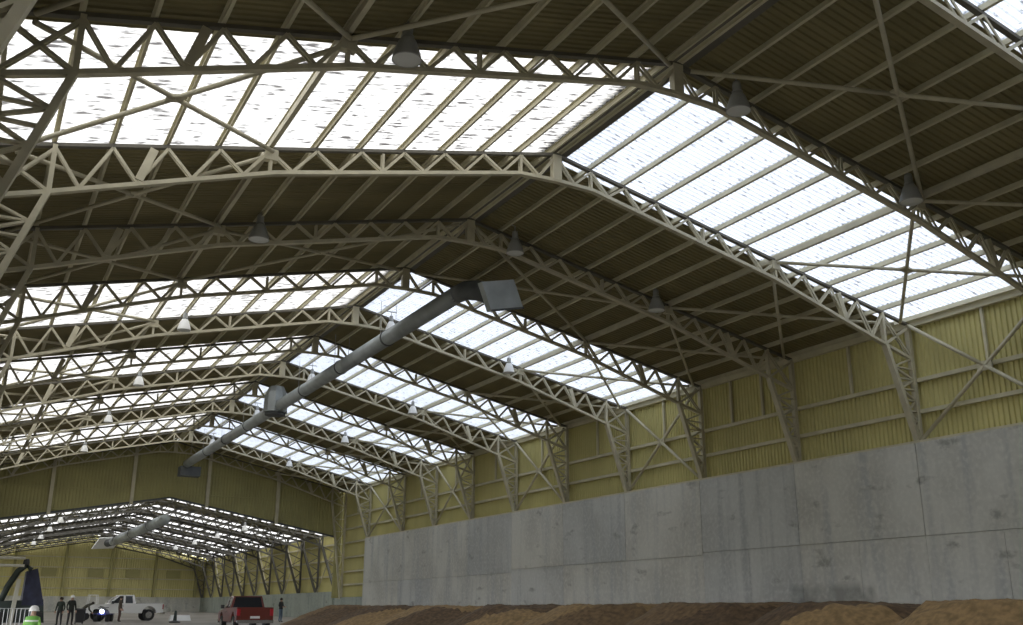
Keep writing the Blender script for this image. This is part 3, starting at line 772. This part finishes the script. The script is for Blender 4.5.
person(on(8.25, 79.6), math.radians(80), 1.75, (.06, .06, .04), (.075, .07, .045), 'person in olive clothes bending over the blue quad bike', pose='bend')
person(on(21.95, 77.3), math.radians(40), 1.78, (.13, .19, .26), (.03, .03, .035), 'person in dark top and blue jeans at the far end of the soil bank', pose='hold')

# ================================================================== SMALL THINGS ON THE FLOOR
# quad bike with a lit headlamp
q = empty('quad_bike', on(9.55, 79.4), math.radians(-20)); q.scale = (.85, .85, .85); tag(q, 'small blue quad bike with a bright white headlamp', 'quad bike')
MB().hexa([(-.32, -.75, .55), (.32, -.75, .55), (.36, .75, .55), (-.36, .75, .55), (-.2, -.7, .95), (.2, -.7, .95), (.22, .7, .88), (-.22, .7, .88)]).build('body', 'blue_paint', q)
MB().hexa([(-.2, -.1, .88), (.2, -.1, .88), (.2, .7, .86), (-.2, .7, .86), (-.15, -.05, 1.02), (.15, -.05, 1.02), (.16, .65, .98), (-.16, .65, .98)]).build('seat', 'plastic_black', q)
for x in (-.48, .48):
    for y in (-.62, .6):
        MB().tube([(x-.13, y, .3), (x+.13, y, .3)], .3, 16).build('wheel', 'rubber', q)
        MB().box(x-.18, x+.18, y-.36, y+.36, .60, .66).build('mudguard', 'blue_paint', q)
MB().tube([(-.42, -.35, 1.16), (-.1, -.5, 1.12), (.1, -.5, 1.12), (.42, -.35, 1.16)], .025, 8).bar((0, -.5, 1.1), (0, -.6, .85), .06, .06, (1, 0, 0)).build('handlebar', 'plastic_black', q)
MB().tube([(0, -.74, .84), (0, -.84, .83)], [.15, .17], 14).build('headlamp', 'headlight', q)
# white utility cart with a windscreen frame
c = empty('utility_cart', on(9.35, 85.0), 0); tag(c, 'white utility cart with an open windscreen frame, left of the white truck', 'cart')
MB().hexa([(-.75, -.6, .4), (.75, -.6, .4), (.75, .6, .4), (-.75, .6, .4), (-.6, -.55, 1.05), (.75, -.55, 1.2), (.75, .55, 1.2), (-.6, .55, 1.05)]).build('body', 'white_paint', c)
b = MB()
for y in (-.55, .55):
    b.bar((-.4, y, 1.05), (-.35, y, 1.85), .06, .06).bar((.3, y, 1.15), (.25, y, 1.85), .06, .06).bar((-.35, y, 1.85), (.25, y, 1.85), .06, .06)
b.bar((-.35, -.55, 1.85), (-.35, .55, 1.85), .06, .06, (1, 0, 0)).bar((.25, -.55, 1.85), (.25, .55, 1.85), .06, .06, (1, 0, 0)); b.build('windscreen_frame', 'white_paint', c)
for x in (-.5, .5):
    for y in (-.58, .58): MB().tube([(x, y-.1, .28), (x, y+.1, .28)], .28, 14).build('wheel', 'rubber', c)
# black bin
b = empty('wheeled_bin', on(7.35, 73.4)); tag(b, 'small black wheeled bin between the dark-clothed people and the cart', 'bin')
MB().hexa([(-.24, -.24, .08), (.24, -.24, .08), (.24, .24, .08), (-.24, .24, .08), (-.3, -.32, .9), (.3, -.32, .9), (.3, .32, .9), (-.3, .32, .9)]).build('body', 'plastic_black', b)
MB().hexa([(-.33, -.36, .9), (.33, -.36, .9), (.33, .34, .9), (-.33, .34, .9), (-.28, -.3, .99), (.28, -.3, .99), (.28, .34, .96), (-.28, .34, .96)]).build('lid', 'plastic_black', b)
for x in (-.22, .22): MB().tube([(x-.03, .26, .1), (x+.03, .26, .1)], .1, 12).build('wheel', 'rubber', b)
# floor bollard
b = empty('bollard', on(13.95, 76.0)); tag(b, 'dark marker bollard standing on the floor right of the white truck', 'bollard')
MB().lathe([(.001, .0), (.38, .0), (.40, .07), (.18, .14), (.12, .16)], 14).build('base', 'plastic_black', b)
MB().lathe([(.13, .14), (.10, .6), (.08, .82), (.001, .85)], 12).build('post', 'tank_green', b, smooth=True)
b = empty('kerb_block', on(15.4, 82.0)); tag(b, 'pale low concrete block on the floor behind the dark bollard', 'concrete block')
MB().hexa([(-.8, -.3, 0), (.8, -.3, 0), (.8, .3, 0), (-.8, .3, 0), (-.7, -.18, .42), (.7, -.18, .42), (.7, .18, .42), (-.7, .18, .42)]).build('block', 'lamp_white', b)
# crowd barrier
b = empty('crowd_barrier', on(2.15, 47.5), math.radians(4)); tag(b, 'pale steel crowd barrier at the bottom left edge', 'barrier')
fr_ = MB().tube([(-1.1, 0, .1), (-1.1, 0, 1.18), (-1.0, 0, 1.28), (.62, 0, 1.28), (.72, 0, 1.18), (.72, 0, .1)], .03, 8).tube([(-1.1, 0, .25), (.72, 0, .25)], .02, 8); fr_.build('frame', 'galvanised', b)
for k in range(11): MB().tube([(-.98+k*.16, 0, .25), (-.98+k*.16, 0, 1.27)], .014, 6).build('bar', 'galvanised', b)
for x in (-.85, .5): MB().bar((x, -.35, .02), (x, .35, .02), .06, .04, (0, 0, 1)).bar((x, 0, .02), (x, 0, .3), .05, .05).build('foot', 'galvanised', b)
# parked loading machine with tarpaulin, pale post and rails at the left edge
mchn = empty('loading_machine', on(2.95, 58.5)); tag(mchn, 'tall dark loading machine under a blue-black cover with a pale mast, left edge', 'machine')
MB().hexa([(-1.3, -.8, .45), (1.15, -.8, .45), (1.15, 1.2, .45), (-1.3, 1.2, .45), (-1.2, -.7, 1.5), (1.0, -.7, 1.6), (1.0, 1.1, 1.6), (-1.2, 1.1, 1.5)]).build('chassis', 'tank_green', mchn)
MB().hexa([(.0, -.75, 1.3), (1.05, -.75, 1.3), (1.05, 1.0, 1.3), (.0, 1.0, 1.3), (.05, -.6, 3.0), (.55, -.6, 3.15), (.55, .8, 3.15), (.05, .8, 3.0)]).build('cover', 'tarp', mchn)
MB().bar((-.42, -.95, .3), (-.28, -.95, 2.6), .2, .2).build('mast', 'pale_post', mchn)
MB().tube([(-1.0, -.5, 1.4), (-.75, -.5, 2.2), (-.35, -.6, 3.0), (.0, -.7, 3.3), (.25, -.7, 3.05)], .16, 10).build('hose', 'tank_green', mchn, smooth=True)
MB().lathe([(.001, .3), (.12, .28), (.16, .1), (.16, 0), (.001, 0)], 12, (-.05, -.9, 3.3)).build('beacon', 'plastic_black', mchn)
for x in (-.95, .8):
    for y in (-.75, 1.1): MB().tube([(x-.2, y, .5), (x+.2, y, .5)], .5, 18).build('wheel', 'rubber', mchn)
rl = empty('pipe_rack', on(.9, 57.0)); tag(rl, 'pale horizontal pipe rails on posts at the left edge above the barrier', 'pipe rack')
for z in (3.25, 3.62): MB().tube([(-2.6, 0, z), (1.9, 0, z)], .07, 8).build('rail', 'pale_post', rl)
for x in (-2.4, -.6, .55): MB().tube([(x, 0, 0), (x, 0, 3.65)], .08, 8).build('post', 'pale_post', rl)
